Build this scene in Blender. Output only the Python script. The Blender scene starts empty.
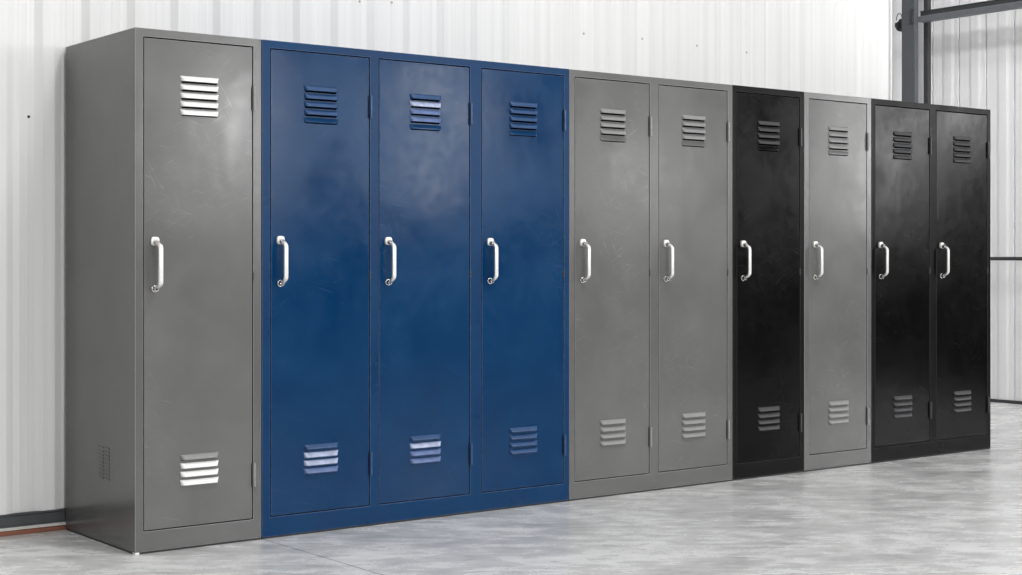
import bpy, bmesh, math, random
from mathutils import Vector, Matrix

random.seed(7)
sc = bpy.context.scene
COL = sc.collection

# ------------------------------------------------------------------ helpers
def link(name, bm, mats=None, parent=None, smooth=False, bevel=None, bevel_mat=-1, seg=2):
    bmesh.ops.remove_doubles(bm, verts=bm.verts, dist=1e-6)
    bmesh.ops.recalc_face_normals(bm, faces=bm.faces)
    me = bpy.data.meshes.new(name)
    bm.to_mesh(me); bm.free()
    o = bpy.data.objects.new(name, me)
    COL.objects.link(o)
    if mats is not None:
        for m in (mats if isinstance(mats, (list, tuple)) else [mats]):
            me.materials.append(m)
    if smooth:
        for p in me.polygons: p.use_smooth = True
    if parent: o.parent = parent
    if bevel:
        b = o.modifiers.new('bevel', 'BEVEL')
        b.width = bevel; b.segments = seg; b.limit_method = 'ANGLE'
        b.angle_limit = math.radians(40); b.material = bevel_mat
        b.harden_normals = True
        for p in me.polygons: p.use_smooth = True
    return o

def box(bm, x0, x1, y0, y1, z0, z1, mi=0):
    v = [bm.verts.new((x, y, z)) for x in (x0, x1) for y in (y0, y1) for z in (z0, z1)]
    for f in ((0,1,3,2),(4,6,7,5),(0,4,5,1),(2,3,7,6),(0,2,6,4),(1,5,7,3)):
        q = bm.faces.new([v[i] for i in f]); q.material_index = mi

def slab_grid(bm, xs, zs, hole, y0, y1):
    """closed slab in the XZ plane from y0 to y1 with rectangular through holes"""
    vf = {}; 
    def V(i, j, y):
        k = (i, j, y)
        if k not in vf: vf[k] = bm.verts.new((xs[i], y, zs[j]))
        return vf[k]
    nx, nz = len(xs)-1, len(zs)-1
    def solid(i, j): return 0 <= i < nx and 0 <= j < nz and not hole(i, j)
    for i in range(nx):
        for j in range(nz):
            if not solid(i, j): continue
            for y in (y0, y1):
                bm.faces.new([V(i,j,y), V(i+1,j,y), V(i+1,j+1,y), V(i,j+1,y)])
            for (di, dj, a, b) in ((-1,0,(i,j),(i,j+1)), (1,0,(i+1,j),(i+1,j+1)),
                                   (0,-1,(i,j),(i+1,j)), (0,1,(i,j+1),(i+1,j+1))):
                if not solid(i+di, j+dj):
                    bm.faces.new([V(*a,y0), V(*b,y0), V(*b,y1), V(*a,y1)])

def cyl(bm, p0, p1, r0, r1=None, n=20, mi=0, caps=True):
    r1 = r0 if r1 is None else r1
    p0, p1 = Vector(p0), Vector(p1)
    d = (p1-p0).normalized()
    a = d.orthogonal().normalized(); b = d.cross(a)
    A, B = [], []
    for k in range(n):
        t = 2*math.pi*k/n; w = math.cos(t)*a + math.sin(t)*b
        A.append(bm.verts.new(p0+w*r0)); B.append(bm.verts.new(p1+w*r1))
    for k in range(n):
        f = bm.faces.new([A[k], A[(k+1)%n], B[(k+1)%n], B[k]]); f.material_index = mi
    if caps:
        bm.faces.new(A).material_index = mi; bm.faces.new(B[::-1]).material_index = mi

def prism(bm, pts, axis, a, b, mi=0):
    """closed outline pts (2D) pushed along axis from a to b"""
    def P(p, t):
        if axis == 'z': return (p[0], p[1], t)
        if axis == 'y': return (p[0], t, p[1])
        return (t, p[0], p[1])
    A = [bm.verts.new(P(p, a)) for p in pts]; B = [bm.verts.new(P(p, b)) for p in pts]
    n = len(pts)
    for k in range(n):
        bm.faces.new([A[k], A[(k+1)%n], B[(k+1)%n], B[k]]).material_index = mi
    bm.faces.new(A).material_index = mi; bm.faces.new(B[::-1]).material_index = mi

def tag(o, label=None, cat=None, group=None, kind=None):
    if label: o['label'] = label
    if cat: o['category'] = cat
    if group: o['group'] = group
    if kind: o['kind'] = kind
    return o

def empty(name, loc):
    o = bpy.data.objects.new(name, None); COL.objects.link(o)
    o.location = loc; o.empty_display_size = .1
    return o

# ---------------------------------------------------------------- materials
def srgb(r, g, b):
    def f(c):
        c /= 255
        return c/12.92 if c <= .04045 else ((c+.055)/1.055)**2.4
    return (f(r), f(g), f(b), 1)

def newmat(name):
    m = bpy.data.materials.new(name); m.use_nodes = True
    nt = m.node_tree
    return m, nt, nt.nodes['Principled BSDF'], nt.nodes, nt.links

def noise(n, l, vec, scale, detail=4, rough=.5, dist=0):
    t = n.new('ShaderNodeTexNoise'); t.inputs['Scale'].default_value = scale
    t.inputs['Detail'].default_value = detail; t.inputs['Roughness'].default_value = rough
    t.inputs['Distortion'].default_value = dist
    l.new(vec, t.inputs['Vector'])
    return t.outputs['Fac']

def ramp(n, l, fac, stops, interp='LINEAR'):
    r = n.new('ShaderNodeValToRGB'); r.color_ramp.interpolation = interp
    e = r.color_ramp.elements
    while len(e) < len(stops): e.new(.5)
    for k, (p, c) in enumerate(stops):
        e[k].position = p
        e[k].color = c if isinstance(c, tuple) else (c, c, c, 1)
    l.new(fac, r.inputs['Fac'])
    return r.outputs['Color']

def mixc(n, l, fac, a, b, mode='MIX'):
    m = n.new('ShaderNodeMix'); m.data_type = 'RGBA'; m.blend_type = mode
    for s, v in ((m.inputs[0], fac), (m.inputs[6], a), (m.inputs[7], b)):
        if hasattr(v, 'links'): l.new(v, s)
        else: s.default_value = v
    return m.outputs[2]

def math_(n, l, op, a, b=0.0, clamp=False):
    m = n.new('ShaderNodeMath'); m.operation = op; m.use_clamp = clamp
    for s, v in ((m.inputs[0], a), (m.inputs[1], b)):
        if hasattr(v, 'links'): l.new(v, s)
        else: s.default_value = v
    return m.outputs[0]

def mapping(n, l, vec, scale=(1,1,1), rot=(0,0,0)):
    m = n.new('ShaderNodeMapping'); m.inputs['Scale'].default_value = scale
    m.inputs['Rotation'].default_value = rot
    l.new(vec, m.inputs['Vector'])
    return m.outputs['Vector']

def paint(name, col, col2, rough=(.28, .46), spec=.5, scratch=.25, grain=0.0, peel=.03, wave=.12, scr_col=None):
    """semi gloss enamel: clouded sheen, fine scratches, orange peel, slightly wavy sheet"""
    m, nt, P, n, l = newmat(name)
    tc = n.new('ShaderNodeTexCoord'); oi = n.new('ShaderNodeObjectInfo')
    add = n.new('ShaderNodeVectorMath'); add.operation = 'ADD'
    sca = n.new('ShaderNodeVectorMath'); sca.operation = 'SCALE'
    comb = n.new('ShaderNodeCombineXYZ')
    l.new(oi.outputs['Random'], comb.inputs[0]); l.new(oi.outputs['Random'], comb.inputs[2])
    l.new(comb.outputs[0], sca.inputs[0]); sca.inputs['Scale'].default_value = 37
    l.new(tc.outputs['Object'], add.inputs[0]); l.new(sca.outputs[0], add.inputs[1])
    vec = add.outputs[0]
    cloud = noise(n, l, vec, 3.4, 4, .55, .25)
    fine = noise(n, l, vec, 22, 5, .6, .3)
    # fine scratches: two families of stretched, warped noise
    rot = lambda deg: mapping(n, l, vec, (1,1,1), (0, math.radians(deg), 0))
    s1 = noise(n, l, mapping(n, l, rot(28), (230, 230, 12)), 1, 2, .5, .5)
    s2 = noise(n, l, mapping(n, l, rot(-58), (200, 200, 10)), 1, 2, .5, .5)
    s3 = noise(n, l, mapping(n, l, rot(75), (180, 180, 9)), 1, 2, .5, .5)
    sm = ramp(n, l, math_(n, l, 'MAXIMUM', math_(n, l, 'MAXIMUM', s1, s2), s3), [(.66, 0.0), (.74, 1.0)])
    area = ramp(n, l, noise(n, l, vec, 2.1, 3, .5), [(.45, 0.0), (.62, 1.0)])
    sfac = math_(n, l, 'MULTIPLY', sm, math_(n, l, 'MULTIPLY', area, scratch))
    base = mixc(n, l, ramp(n, l, cloud, [(.35, 0.0), (.7, 1.0)]), col, col2)
    if grain:
        g = noise(n, l, vec, 420, 2, .6)
        base = mixc(n, l, math_(n, l, 'MULTIPLY', ramp(n, l, g, [(.5, 0.0), (.72, 1.0)]), grain), base, tuple(min(1, c*2.6+.02) for c in col[:3])+(1,))
    base = mixc(n, l, sfac, base, scr_col or tuple(min(1, c*2+.08) for c in col[:3])+(1,))
    l.new(base, P.inputs['Base Color'])
    rr = math_(n, l, 'ADD', math_(n, l, 'MULTIPLY', cloud, .65), math_(n, l, 'MULTIPLY', fine, .35))
    mr = n.new('ShaderNodeMapRange'); l.new(rr, mr.inputs[0])
    mr.inputs[1].default_value = .33; mr.inputs[2].default_value = .67
    mr.inputs[3].default_value = rough[0]; mr.inputs[4].default_value = rough[1]
    l.new(mr.outputs[0], P.inputs['Roughness'])
    P.inputs['Specular IOR Level'].default_value = spec
    b1 = n.new('ShaderNodeBump'); b1.inputs['Strength'].default_value = wave; b1.inputs['Distance'].default_value = .01
    l.new(noise(n, l, vec, 5.5, 3, .5), b1.inputs['Height'])
    b2 = n.new('ShaderNodeBump'); b2.inputs['Strength'].default_value = peel; b2.inputs['Distance'].default_value = .001
    l.new(noise(n, l, vec, 240, 2, .5), b2.inputs['Height'])
    l.new(b1.outputs[0], b2.inputs['Normal']); l.new(b2.outputs[0], P.inputs['Normal'])
    return m

def simple(name, col, rough=.5, metal=0, spec=.5, nscale=60, amt=.08, bump=0):
    m, nt, P, n, l = newmat(name)
    tc = n.new('ShaderNodeTexCoord')
    f = noise(n, l, tc.outputs['Object'], nscale, 4, .6)
    c = mixc(n, l, ramp(n, l, f, [(.3, 0.0), (.7, 1.0)]), tuple(x*(1-amt) for x in col[:3])+(1,), tuple(min(1, x*(1+amt)) for x in col[:3])+(1,))
    l.new(c, P.inputs['Base Color'])
    P.inputs['Roughness'].default_value = rough; P.inputs['Metallic'].default_value = metal
    P.inputs['Specular IOR Level'].default_value = spec
    if bump:
        b = n.new('ShaderNodeBump'); b.inputs['Strength'].default_value = bump; b.inputs['Distance'].default_value = .002
        l.new(f, b.inputs['Height']); l.new(b.outputs[0], P.inputs['Normal'])
    return m

GREY, GREY2 = srgb(99,99,98), srgb(109,109,108)
BLUE, BLUE2 = srgb(0,48,88), srgb(6,57,98)
BLACK, BLACK2 = srgb(7,7,7), srgb(10,10,10)
M = {}
M['grey'] = dict(
    door=paint('grey_enamel', GREY, GREY2, (.12,.25), .25, .32),
    frame=paint('grey_frame_enamel', srgb(88,88,87), srgb(94,94,93), (.20,.26), .6, .03, grain=.08, peel=.12),
    edge=simple('grey_edge_highlight', srgb(150,150,149), .4),  # paler bevel colour, paints in the edges catching light
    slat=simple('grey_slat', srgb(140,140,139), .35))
M['blue'] = dict(
    door=paint('blue_enamel', BLUE, BLUE2, (.12,.25), .17, .16, scr_col=srgb(86,118,156)),
    frame=paint('blue_frame_enamel', BLUE, BLUE2, (.25,.35), .16, .05, grain=.06, peel=.12),
    edge=simple('blue_edge_wear_highlight', srgb(76,98,136), .45, amt=.5),  # pale bevels: worn paint plus a painted edge highlight
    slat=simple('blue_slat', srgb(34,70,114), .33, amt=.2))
M['black'] = dict(
    door=paint('black_enamel', BLACK, BLACK2, (.12,.25), .10, .25, scr_col=srgb(70,70,70)),
    frame=paint('black_frame_enamel', BLACK, BLACK2, (.25,.35), .10, .05, grain=.04, peel=.12),
    edge=simple('black_edge_highlight', srgb(44,44,44), .45),  # lighter than the door, edge highlight put into the colour
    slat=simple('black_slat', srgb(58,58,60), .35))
M['white_slat'] = simple('bright_white_slat', srgb(244,244,242), .25, 0, .6, 90, .02)  # near-white base colour, given slat by slat
M['pale_blue'] = simple('pale_blue_slat', srgb(166,176,204), .35, 0, .5, 45, .28)  # paler blue for single slats
M['mid_blue'] = simple('mid_blue_slat', srgb(92,112,156), .35, 0, .5, 45, .25)  # medium blue for single slats
M['inside'] = simple('locker_inside', srgb(24,24,25), .7)
M['chrome'] = simple('chrome', srgb(222,220,217), .27, 1, .5, 120, .15)
M['grip'] = simple('satin_grip', srgb(236,234,231), .3, .25, .6, 80, .02)
M['lockcore'] = simple('lock_core', srgb(60,52,48), .3, .8)
M['white_plastic'] = simple('white_plastic', srgb(235,235,232), .5)
M['steel'] = simple('grey_steel', srgb(80,82,87), .5, .0, .4, 30, .06)
M['steel_pale'] = simple('pale_screw', srgb(185,185,183), .5)
M['dark_steel'] = simple('dark_steel', srgb(56,57,59), .5, .0, .4, 30, .08)
M['girt'] = simple('girt_steel', srgb(98,100,104), .4, 0, .4, 30, .06)
M['black_metal_shade'] = simple('black_metal_shade', srgb(14,14,14), .5)  # metal of the clip; also colours the painted shadow strips
M['base_steel'] = simple('base_channel', srgb(76,79,81), .5, 0, .3, 12, .12)
M['trim_white'] = simple('pale_sealant', srgb(206,204,200), .6)
M['rust'] = simple('red_oxide_pipe', srgb(132,78,54), .45, 0, .5, 9, .3)

def wall_mat(name, col, d=.03):
    m, nt, P, n, l = newmat(name)
    tc = n.new('ShaderNodeTexCoord')
    v = tc.outputs['Object']
    streak = noise(n, l, mapping(n, l, v, (34, 34, .25)), 1, 4, .6)
    blot = noise(n, l, v, 1.6, 4, .6)
    f = math_(n, l, 'ADD', math_(n, l, 'MULTIPLY', streak, .7), math_(n, l, 'MULTIPLY', blot, .3))
    c = mixc(n, l, ramp(n, l, f, [(.35, 0.0), (.6, 1.0)]), tuple(x*(1-3*d) for x in col[:3])+(1,), col)
    l.new(c, P.inputs['Base Color'])
    P.inputs['Roughness'].default_value = .48; P.inputs['Specular IOR Level'].default_value = .35
    b = n.new('ShaderNodeBump'); b.inputs['Strength'].default_value = .25; b.inputs['Distance'].default_value = .002
    l.new(streak, b.inputs['Height']); l.new(b.outputs[0], P.inputs['Normal'])
    return m
M['wall'] = wall_mat('white_corrugated_steel', srgb(236,236,235))
M['wall2'] = wall_mat('white_cladding', srgb(232,232,232))

def floor_mat():
    m, nt, P, n, l = newmat('polished_concrete')
    tc = n.new('ShaderNodeTexCoord'); v = tc.outputs['Object']
    v1 = mapping(n, l, v, (1, 1, 1), (0, 0, math.radians(35)))
    big = noise(n, l, mapping(n, l, v1, (1.2, 2.0, 1)), 1.6, 6, .55, .4)
    med = noise(n, l, mapping(n, l, v1, (1.0, 1.7, 1)), 7, 6, .6, .5)
    strk = noise(n, l, mapping(n, l, v1, (2.2, 9, 1)), 2.4, 5, .6, .5)
    fine = noise(n, l, v, 60, 5, .65)
    f = math_(n, l, 'ADD', math_(n, l, 'MULTIPLY', big, .36), math_(n, l, 'ADD', math_(n, l, 'MULTIPLY', med, .28), math_(n, l, 'MULTIPLY', strk, .26)))
    f = math_(n, l, 'ADD', f, math_(n, l, 'MULTIPLY', fine, .10))
    c = ramp(n, l, f, [(.35, srgb(165,165,164)), (.46, srgb(204,204,203)), (.54, srgb(226,226,225)), (.66, srgb(247,247,246))])
    # saw-cut joints across the slab
    sep = n.new('ShaderNodeSeparateXYZ'); l.new(v, sep.inputs[0])
    j = math_(n, l, 'ABSOLUTE', math_(n, l, 'SUBTRACT', sep.outputs[0], .492))
    jm = math_(n, l, 'LESS_THAN', j, .0028)
    j2 = math_(n, l, 'ABSOLUTE', math_(n, l, 'SUBTRACT', sep.outputs[0], 2.04))
    jm2 = math_(n, l, 'LESS_THAN', j2, .0018)
    jj = math_(n, l, 'ADD', math_(n, l, 'MULTIPLY', jm, .75), math_(n, l, 'MULTIPLY', jm2, .45), True)
    c = mixc(n, l, jj, c, srgb(78,77,74))
    l.new(c, P.inputs['Base Color'])
    r = n.new('ShaderNodeMapRange'); l.new(f, r.inputs[0])
    r.inputs[1].default_value = .36; r.inputs[2].default_value = .64
    r.inputs[3].default_value = .12; r.inputs[4].default_value = .38
    l.new(r.outputs[0], P.inputs['Roughness'])
    P.inputs['Specular IOR Level'].default_value = .5
    b = n.new('ShaderNodeBump'); b.inputs['Strength'].default_value = .08; b.inputs['Distance'].default_value = .002
    l.new(fine, b.inputs['Height']); l.new(b.outputs[0], P.inputs['Normal'])
    return m
M['floor'] = floor_mat()

# ------------------------------------------------------------------ setting
XR = 7.136
bm = bmesh.new(); box(bm, -7, 7.6, -9, 3.7, -.15, 0)
tag(link('floor', bm, M['floor']), 'pale polished concrete floor', kind='structure')

def corrugated(a, b, period, first, pan, rib, slope, top, back):
    """outline (t, depth): pan depth, rib depth, closed at back"""
    pts = [(a, pan)]
    t = first
    while t < a: t += period
    while t + 2*slope + top < b:
        pts += [(t, pan), (t+slope, rib), (t+slope+top, rib), (t+2*slope+top, pan)]
        # two shallow stiffening swages in the pan
        p0 = t+2*slope+top; w = period-2*slope-top
        for q in (.3, .66):
            c = p0+w*q
            pts += [(c-.006, pan), (c-.003, pan-.0010*(1 if rib < pan else -1)), (c+.003, pan-.0010*(1 if rib < pan else -1)), (c+.006, pan)]
        t += period
    pts += [(b, pan), (b, back), (a, back)]
    return pts

bm = bmesh.new()
prism(bm, corrugated(-7, 4.788, .1810, -.111-.181*40, .642, .6295, .028, .045, .70), 'z', .078, 6)
wall_back = tag(link('wall_back', bm, M['wall']), 'white ribbed steel wall behind the lockers', kind='structure')
for (x, z) in ((-.132,1.534),(-.045,.909),(1.299,2.104),(1.461,2.116),(2.544,2.077),(2.918,2.085),(3.289,2.082),(3.646,2.077)):
    bm = bmesh.new(); cyl(bm, (x,.648,z), (x,.640,z), .0062, .0055, 12); cyl(bm, (x,.641,z), (x,.637,z), .0032, .0028, 6)
    link('screw', bm, M['dark_steel'] if x < -.1 else M['steel_pale'], wall_back)
bm = bmesh.new()
prism(bm, [(4.785,.627),(4.797,.627),(4.797,.72),(4.788,.72),(4.788,.642),(4.785,.642)], 'z', 0, 6)
tag(link('trim_2', bm, M['wall2']), 'pale folded corner trim at the end of the wall', kind='structure')
bm = bmesh.new(); box(bm, 4.763, 4.796, .72, 3.6, 0, 6)
tag(link('wall_return', bm, M['wall2']), kind='structure')
bm = bmesh.new(); box(bm, 4.796, XR+.1, 3.5, 3.6, 0, 6)
tag(link('wall_recess', bm, M['wall2']), kind='structure')
# right wall: wide pans with narrow standing joints, outline in (y, x)
bm = bmesh.new()
pts = [(.2, XR)]
t = .2+.009
P_ = .2305; y0 = 1.439 - P_*5
y = y0
while y < 3.45:
    if y > .3:
        pts += [(y-.007, XR), (y-.003, XR+.016), (y+.003, XR+.016), (y+.007, XR),
                (y+.040, XR), (y+.065, XR-.006), (y+.120, XR-.006), (y+.145, XR)]
    y += P_
pts += [(3.5, XR), (3.5, XR+.09), (.2, XR+.09)]
prism(bm, [(p[1], p[0]) for p in pts], 'z', 0, 6)
tag(link('wall_right', bm, M['wall2']), 'white cladding of the far side wall', kind='structure')

bm = bmesh.new()
prism(bm, [(.6270,.0285),(.70,.0285),(.70,.078),(.6265,.078),(.6265,.072),(.6320,.068),(.6320,.036),(.6270,.034)], 'x', -7, 4.765)
tag(link('baseboard_back', bm, M['base_steel'], bevel=.0015), 'dark grey base channel under the ribbed wall', kind='structure')
bm = bmesh.new(); box(bm, -7, 4.765, .626, .656, .0175, .0285)
tag(link('trim_1', bm, M['trim_white'], bevel=.001), 'thin pale strip above the red-brown strip', kind='structure')
bm = bmesh.new(); prism(bm, [(.6245,0),(.656,0),(.656,.0175),(.630,.0175),(.6255,.014),(.6245,.008)], 'x', -7, 4.765)
tag(link('trim_3', bm, M['rust'], bevel=.001), 'red-brown strip along the wall foot', kind='structure')
bm = bmesh.new(); box(bm, XR-.014, XR, .2, 3.5, 0, .022)
tag(link('baseboard_right', bm, M['dark_steel']), 'thin dark strip at the foot of the far wall', kind='structure')

# ------------------------------------------------- steel framing at the right
col_ = empty('steel_column', (6.85, 2.118, 0))
tag(col_, 'wide grey steel column rising behind the right-hand lockers', 'column')
bm = bmesh.new()   # cold-formed channel, web facing the hall
prism(bm, [(-.01,-.0575),(.036,-.0575),(.036,-.0455),(.001,-.0455),(.001,.0455),(.036,.0455),(.036,.0575),(-.01,.0575)], 'z', .012, 6)
link('channel', bm, M['steel'], col_, bevel=.003)
bm = bmesh.new(); box(bm, -.05, .09, -.10, .10, 0, .012)
link('base_plate', bm, M['steel'], col_, bevel=.002)
bm = bmesh.new()
box(bm, -.022, -.01, -.052, -.034, 2.695, 2.80)
for z in (2.715, 2.79): cyl(bm, (-.010,-.044,z), (-.034,-.044,z), .012, .011, 6)
link('cleat', bm, M['dark_steel'], col_, bevel=.0015)
bm = bmesh.new()   # black bolted clip sticking out of the column's hidden side
prism(bm, [(.052,2.668),(.080,2.652),(.104,2.664),(.122,2.694),(.120,2.716),(.096,2.722),(.080,2.740),(.052,2.745)], 'x', -.008, .022)
cyl(bm, (-.02,.092,2.694), (.03,.092,2.694), .020, .020, 6)
link('clip', bm, M['black_metal_shade'], col_, bevel=.002)
bm = bmesh.new()
for k in range(6):
    a0, a1 = math.radians(-10+30*k), math.radians(20+30*k)
    cyl(bm, (.005,.09+.025*math.cos(a0),2.745+.04*math.sin(a0)), (.005,.09+.025*math.cos(a1),2.745+.04*math.sin(a1)), .003, .003, 8)
link('wire_loop', bm, M['base_steel'], col_)

bm = bmesh.new(); prism(bm, [(7.045,2.078),(7.085,2.078),(7.085,2.116),(7.045,2.116)], 'z', 0, 6)
o = link('steel_post', bm, M['dark_steel'], bevel=.003)
o.location = (-.03, .002, 0)
tag(o, 'narrow dark steel post just right of the wide grey column', 'post')

bm = bmesh.new()   # girt: upper web set back, coloured dark as flange shade; lower lip forward
prism(bm, [(6.905,2.722),(6.965,2.722),(6.965,2.765),(6.912,2.765),(6.905,2.758)], 'y', .2, 2.055)
prism(bm, [(6.928,2.764),(6.965,2.764),(6.965,2.803),(6.922,2.803),(6.922,2.799),(6.928,2.797)], 'y', .2, 2.055, 1)
o = link('steel_girt', bm, [M['girt'], M['dark_steel']], bevel=.002)
o.location = (-.03, 0, -.018)
tag(o, 'heavy grey steel girt running from the column out of the top right corner', 'beam')
bm = bmesh.new(); cyl(bm, (7.03,.2,1.006), (7.03,2.05,1.006), .0125, n=16)
for yy in (.8, 1.95): box(bm, 7.03, XR, yy-.01, yy+.01, .998, 1.014)
o = link('wall_rail', bm, M['dark_steel'])
o.location = (-.03, -.012, .003)
tag(o, 'thin dark rail halfway up the far wall, beside the last black locker', 'rail')

# ------------------------------------------------------------------ lockers
D, H, ZT, ZB = .6225, 1.8006, 1.7721, .0756
Z0 = .0065
Y_DOOR = .0015

def louvre(bm, x0, x1, ztop, h, depth, mi, nx=26, nv=7):
    """pressed louvre: flush at its top and ends, standing proud and open at the lower lip"""
    th = .0012
    def S(u, v, off):
        x = x0+(x1-x0)*u
        e = min(u, 1-u)*(x1-x0)/.013
        fu = 1 if e >= 1 else math.sin(e*math.pi/2)**.75
        gv = math.sin(min(1, v/.9)*math.pi/2)**.85
        # ends swing in towards the lip
        z = ztop - h*v
        xs = x + (.5-u)*.006*v*(1 if e < 1 else 0)
        return (xs, Y_DOOR-.0004 - depth*fu*gv - off*th, z)
    G = []
    for off in (0, 1):
        G.append([[bm.verts.new(S(i/nx, j/nv, off)) for j in range(nv+1)] for i in range(nx+1)])
    fs = []
    for i in range(nx):
        for j in range(nv):
            for g in G:
                fs.append(bm.faces.new([g[i][j], g[i+1][j], g[i+1][j+1], g[i][j+1]]))
        fs.append(bm.faces.new([G[0][i][nv], G[0][i+1][nv], G[1][i+1][nv], G[1][i][nv]]))
        fs.append(bm.faces.new([G[0][i][0], G[0][i+1][0], G[1][i+1][0], G[1][i][0]]))
    for j in range(nv):
        for i in (0, nx):
            fs.append(bm.faces.new([G[0][i][j], G[0][i][j+1], G[1][i][j+1], G[1][i][j]]))
    for f in fs: f.material_index = mi; f.smooth = True

PITCH = .0293
UP_TOP, LO_TOP = 1.6470, .3285
HS = .0188

def make_door(parent, x0, x1, colour, up_mi, lo_mi, zu=1.076, zl=.921, LO_TOP=.3285):
    xc = (x0+x1)/2; va, vb = xc-.0735, xc+.0735
    cuts = []
    for top, n in ((UP_TOP, 5), (LO_TOP, 4)):
        for k in range(n):
            zt = top-PITCH*k
            cuts.append((zt-HS-(.0055 if n == 5 and k < 4 else .003), zt-.007))
    cuts.sort()
    zs = [ZB+.0042]
    holes = set()
    for a, b in cuts:
        zs += [a, b]; holes.add(len(zs)-2)
    zs.append(ZT-.0044)
    xs = [x0+.0044, va+.006, vb-.006, x1-.0038]
    bm = bmesh.new()
    slab_grid(bm, xs, zs, lambda i, j: i == 1 and j in holes, Y_DOOR, Y_DOOR+.018)
    m = M[colour]
    door = link('door', bm, [m['door'], m['edge']], parent, bevel=.0010, bevel_mat=1)
    mats = [m['slat'], M['white_slat'], M['pale_blue'], m['door'], M['mid_blue']]
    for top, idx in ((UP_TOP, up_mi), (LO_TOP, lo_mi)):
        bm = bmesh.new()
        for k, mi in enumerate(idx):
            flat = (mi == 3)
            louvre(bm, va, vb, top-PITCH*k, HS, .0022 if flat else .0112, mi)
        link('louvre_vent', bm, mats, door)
    # pull handle: two rosettes and a bent bar
    hx = x0+.041
    bm = bmesh.new()
    rq = [(hx+.0150*math.copysign(abs(math.cos(t))**.6, math.cos(t)), zu+.002+.0150*math.copysign(abs(math.sin(t))**.6, math.sin(t)))
          for t in [2*math.pi*k/28 for k in range(28)]]
    prism(bm, rq, 'y', Y_DOOR-.009, Y_DOOR, 1)
    cyl(bm, (hx, Y_DOOR-.008, zu-.002), (hx, Y_DOOR-.026, zu-.003), .0100, .0085, 20)
    cyl(bm, (hx, Y_DOOR-.0255, zu-.003), (hx, Y_DOOR-.0265, zu-.003), .0045, .0045, 14, mi=2)
    link('upper_mount', bm, [M['chrome'], M['grip'], M['lockcore']], door, bevel=.0012)
    bm = bmesh.new()
    cyl(bm, (hx, Y_DOOR, zl), (hx, Y_DOOR-.005, zl), .0125, .0125, 24)
    cyl(bm, (hx, Y_DOOR-.005, zl), (hx, Y_DOOR-.020, zl), .0098, .0088, 20)
    cyl(bm, (hx, Y_DOOR-.0195, zl-.001), (hx, Y_DOOR-.0215, zl-.001), .0052, .0052, 14, mi=1)
    link('lower_mount', bm, [M['chrome'], M['lockcore']], door, bevel=.0008)
    # bar: flattened section swept along a bent path
    P_ = .050 if zl < .91 else .044
    path = [(-.021, zu-.005), (-.032, zu-.0085), (-P_+.006, zu-.0130), (-P_+.001, zu-.0185), (-P_, zu-.027),
            (-P_, (zu+zl)/2), (-P_, zl+.028), (-P_+.001, zl+.020), (-P_+.006, zl+.0140), (-.032, zl+.0085), (-.016, zl+.003)]
    bm = bmesh.new(); rings = []
    for k, (py, pz) in enumerate(path):
        a = path[max(0, k-1)]; b = path[min(len(path)-1, k+1)]
        t = Vector((0, b[0]-a[0], b[1]-a[1])).normalized()
        nrm = Vector((1,0,0)).cross(t)
        mid = 2 <= k <= 8
        w = .0085 if mid else .0062
        d_ = .0048 if mid else .0052
        ring = []
        for q in range(16):
            an = 2*math.pi*q/16
            cx, cy = math.cos(an), math.sin(an)
            sx = math.copysign(abs(cx)**.6, cx)*w; sy = math.copysign(abs(cy)**.6, cy)*d_
            ring.append(bm.verts.new(Vector((hx+.001, Y_DOOR+py, pz)) + Vector((sx,0,0)) + nrm*sy))
        rings.append(ring)
    for k in range(len(rings)-1):
        for q in range(16):
            bm.faces.new([rings[k][q], rings[k][(q+1)%16], rings[k+1][(q+1)%16], rings[k+1][q]])
    bm.faces.new(rings[0]); bm.faces.new(rings[-1][::-1])
    link('handle', bm, M['grip'], door, smooth=True)
    # hinges
    for z0, z1 in ((1.543,1.626), (.194,.277)):
        bm = bmesh.new(); hx2 = x1+.0015
        cyl(bm, (hx2,-.0045,z0), (hx2,-.0045,z0+.0265), .0062, n=16)
        cyl(bm, (hx2,-.0045,z0+.028), (hx2,-.0045,z1-.0285), .0062, n=16)
        cyl(bm, (hx2,-.0045,z1-.027), (hx2,-.0045,z1), .0062, n=16)
        cyl(bm, (hx2,-.0045,z0-.002), (hx2,-.0045,z1+.002), .0035, n=12)
        box(bm, hx2-.0085, hx2-.004, -.0012, .004, z0-.001, z1+.001, 1)  # black strip left of the barrel, painted in as its shadow
        link('hinge', bm, [m['slat'], M['black_metal_shade']], door, smooth=False, bevel=.0006)
    bm = bmesh.new()
    for z in (.941, .955):
        cyl(bm, (x1+.001, .0015, z), (x1+.001, -.0035, z), .0042, .0032, 14)
    box(bm, x1-.0015, x1+.0025, -.0005, .004, .932, .964)
    link('latch_stop', bm, M['base_steel'], door, bevel=.0005)
    return door

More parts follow.
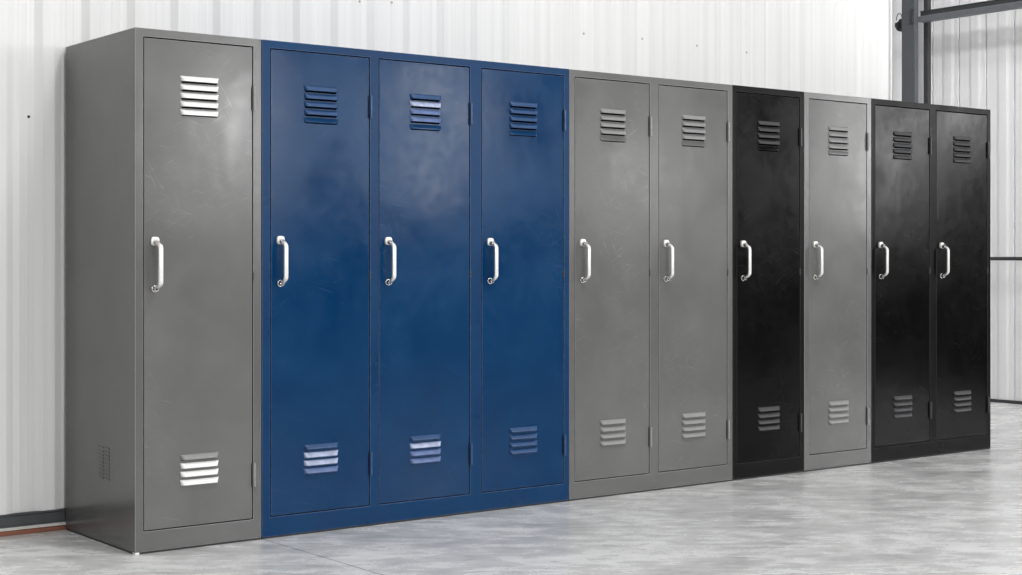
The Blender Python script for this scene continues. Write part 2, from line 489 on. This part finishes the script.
def make_unit(x0, x1, doors, colour, label, ups, los):
    g = .0015
    root = empty('locker', (0, 0, 0))
    tag(root, label, 'locker')
    root.location = (x0, 0, 0)
    W = x1-x0
    xs = [g]
    for a, b in doors: xs += [a-x0, b-x0]
    xs.append(W-g)
    zs = [Z0, ZB, ZT, H]
    bm = bmesh.new()
    slab_grid(bm, xs, zs, lambda i, j: i % 2 == 1 and j == 1, 0, D)
    for f in bm.faces: f.material_index = 0
    m = M[colour]
    for a, b in doors:   # back sheet and a door stop lip inside each compartment
        box(bm, a-x0-.004, b-x0+.004, D-.02, D-.012, ZB-.004, ZT+.004, 2)
    frame = link('frame', bm, [m['frame'], m['edge'], M['inside']], root, bevel=.0014, bevel_mat=1)
    bm = bmesh.new()
    box(bm, g+.0008, W-g-.0008, .0008, D-.01, 0, Z0+.001)  # black strip stands in for the shadow gap under the locker
    link('gap_shadow_strip', bm, M['black_metal_shade'], root)
    if x0 < .1:
        bm = bmesh.new(); box(bm, .0005, .017, -.0008, .020, 0, Z0)
        f = link('corner_cap', bm, M['white_plastic'], root, bevel=.0012)
        f['label'] = 'small white cap under the front corner'
    for (a, b), u, lo in zip(doors, ups, los):
        make_door(root, a-x0, b-x0, colour, u, lo, *((1.069, .907) if x0 < .1 else (1.076, .921)), LO_TOP=.3285-.0017*a)
    return root

N5, N4 = [0,0,0,0,3], [0,0,0,0]
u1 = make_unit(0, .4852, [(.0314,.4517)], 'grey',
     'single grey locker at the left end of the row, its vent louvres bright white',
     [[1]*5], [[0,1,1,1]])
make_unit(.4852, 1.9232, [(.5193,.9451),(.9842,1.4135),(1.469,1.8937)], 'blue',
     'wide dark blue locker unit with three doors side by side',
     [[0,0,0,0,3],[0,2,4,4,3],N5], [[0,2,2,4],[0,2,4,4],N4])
make_unit(1.9232, 2.8876, [(1.9528,2.3776),(2.4298,2.8556)], 'grey',
     'grey locker unit with two doors, right beside the blue one', [N5]*2, [N4]*2)
make_unit(2.8876, 3.3671, [(2.9122,3.3381)], 'black',
     'narrow black locker with one door, standing between two grey ones', [N5], [N4])
make_unit(3.3671, 3.8558, [(3.4009,3.8234)], 'grey',
     'narrow grey locker with one door, standing between black lockers', [N5], [N4])
make_unit(3.8558, 4.8286, [(3.8819,4.3138),(4.3663,4.801)], 'black',
     'black locker unit with two doors at the far right end of the row', [[0]*5]*2, [N4]*2)

# faint pressed slots in the exposed side of the first locker
bm = bmesh.new()
for c, (ya, yb) in enumerate(((.214,.258),(.266,.312))):
    for k in range(9):
        z = .338-.0135*k
        y0_, y1_ = ya, yb
        prism(bm, [(y0_,z),(y1_,z+.003),(y1_,z+.0075),(y0_,z+.0045)], 'x', -.0012, .0012)
link('side_vent', bm, M['grey']['frame'], u1, bevel=.0006)

# ------------------------------------------------------------------ lights
def area(name, loc, target, sx, sy, power, col=(1,1,1), spread=180):
    L = bpy.data.lights.new(name, 'AREA'); L.shape = 'RECTANGLE'; L.size = sx; L.size_y = sy
    L.energy = power; L.color = col; L.spread = math.radians(spread)
    o = bpy.data.objects.new(name, L); COL.objects.link(o)
    o.location = loc
    d = Vector(target)-Vector(loc)
    o.rotation_euler = d.to_track_quat('-Z', 'Y').to_euler()
    return o
# daylight through the row of windows across the hall, plus an added fill
for x, wd, z, ht, p in ((5.05, .5, 2.35, 1.5, 70), (7.4, .9, 2.45, 1.6, 85), (10.5, .9, 2.0, 1.0, 42), (14.9, .9, 2.1, 1.2, 75), (16.4, 2.4, 3.45, 1.5, 190)):
    area('window_fill_light', (x, -9.0, z), (x-3.0, 0, 1.6), wd, ht, p)
area('window_fill_light', (3.2, -12.5, 4.2), (.5, 0, 1.2), 1.4, 1.4, 120)
area('window_fill_light', (-.6, -12.5, 3.4), (-.5, 0, 1.2), 3.0, 1.8, 530)  # added frontal fill with no known window, lifts the left wall
# high bay lamps
area('high_bay_lamp', (1.6, -3.8, 6.4), (2.0, .6, 1.8), 1.4, 1.4, 125)
area('high_bay_lamp', (4.3, -2.6, 4.8), (7.1, 1.9, 2.0), .35, .35, 14, spread=60)
area('high_bay_lamp', (3.9, -2.8, 6.6), (7.1, 1.9, 2.2), .4, .4, 13, spread=60)

w = bpy.data.worlds.new('hall_daylight'); sc.world = w; w.use_nodes = True
nt = w.node_tree; n = nt.nodes; l = nt.links
bg = n['Background']
tc = n.new('ShaderNodeTexCoord'); dp = n.new('ShaderNodeVectorMath'); dp.operation = 'DOT_PRODUCT'
l.new(tc.outputs['Generated'], dp.inputs[0]); dp.inputs[1].default_value = (.34, -.06, .94)
rp = n.new('ShaderNodeValToRGB'); l.new(dp.outputs['Value'], rp.inputs[0])
e = rp.color_ramp.elements
e[0].position = .05; e[0].color = (.05,.05,.05,1)
e[1].position = .85; e[1].color = (1.0,1.0,1.01,1)
x = e.new(.45); x.color = (.16,.16,.16,1)
l.new(rp.outputs[0], bg.inputs[0]); bg.inputs[1].default_value = 1.0

# ------------------------------------------------------------------ camera
cam = bpy.data.cameras.new('camera'); co = bpy.data.objects.new('camera', cam); COL.objects.link(co)
co.location = (-2.1917, -4.9638, 1.0124)
co.rotation_euler = (math.pi/2, 0, -.6545)
cam.sensor_width = 36; cam.lens = 1546.36/1022*36
cam.shift_y = -29.314/1022
cam.clip_end = 60
sc.camera = co
sc.view_settings.view_transform = 'Standard'
try: sc.view_settings.look = 'None'
except Exception: pass
sc.view_settings.gamma = 1; sc.view_settings.use_curve_mapping = False
sc.view_settings.exposure = 0.0
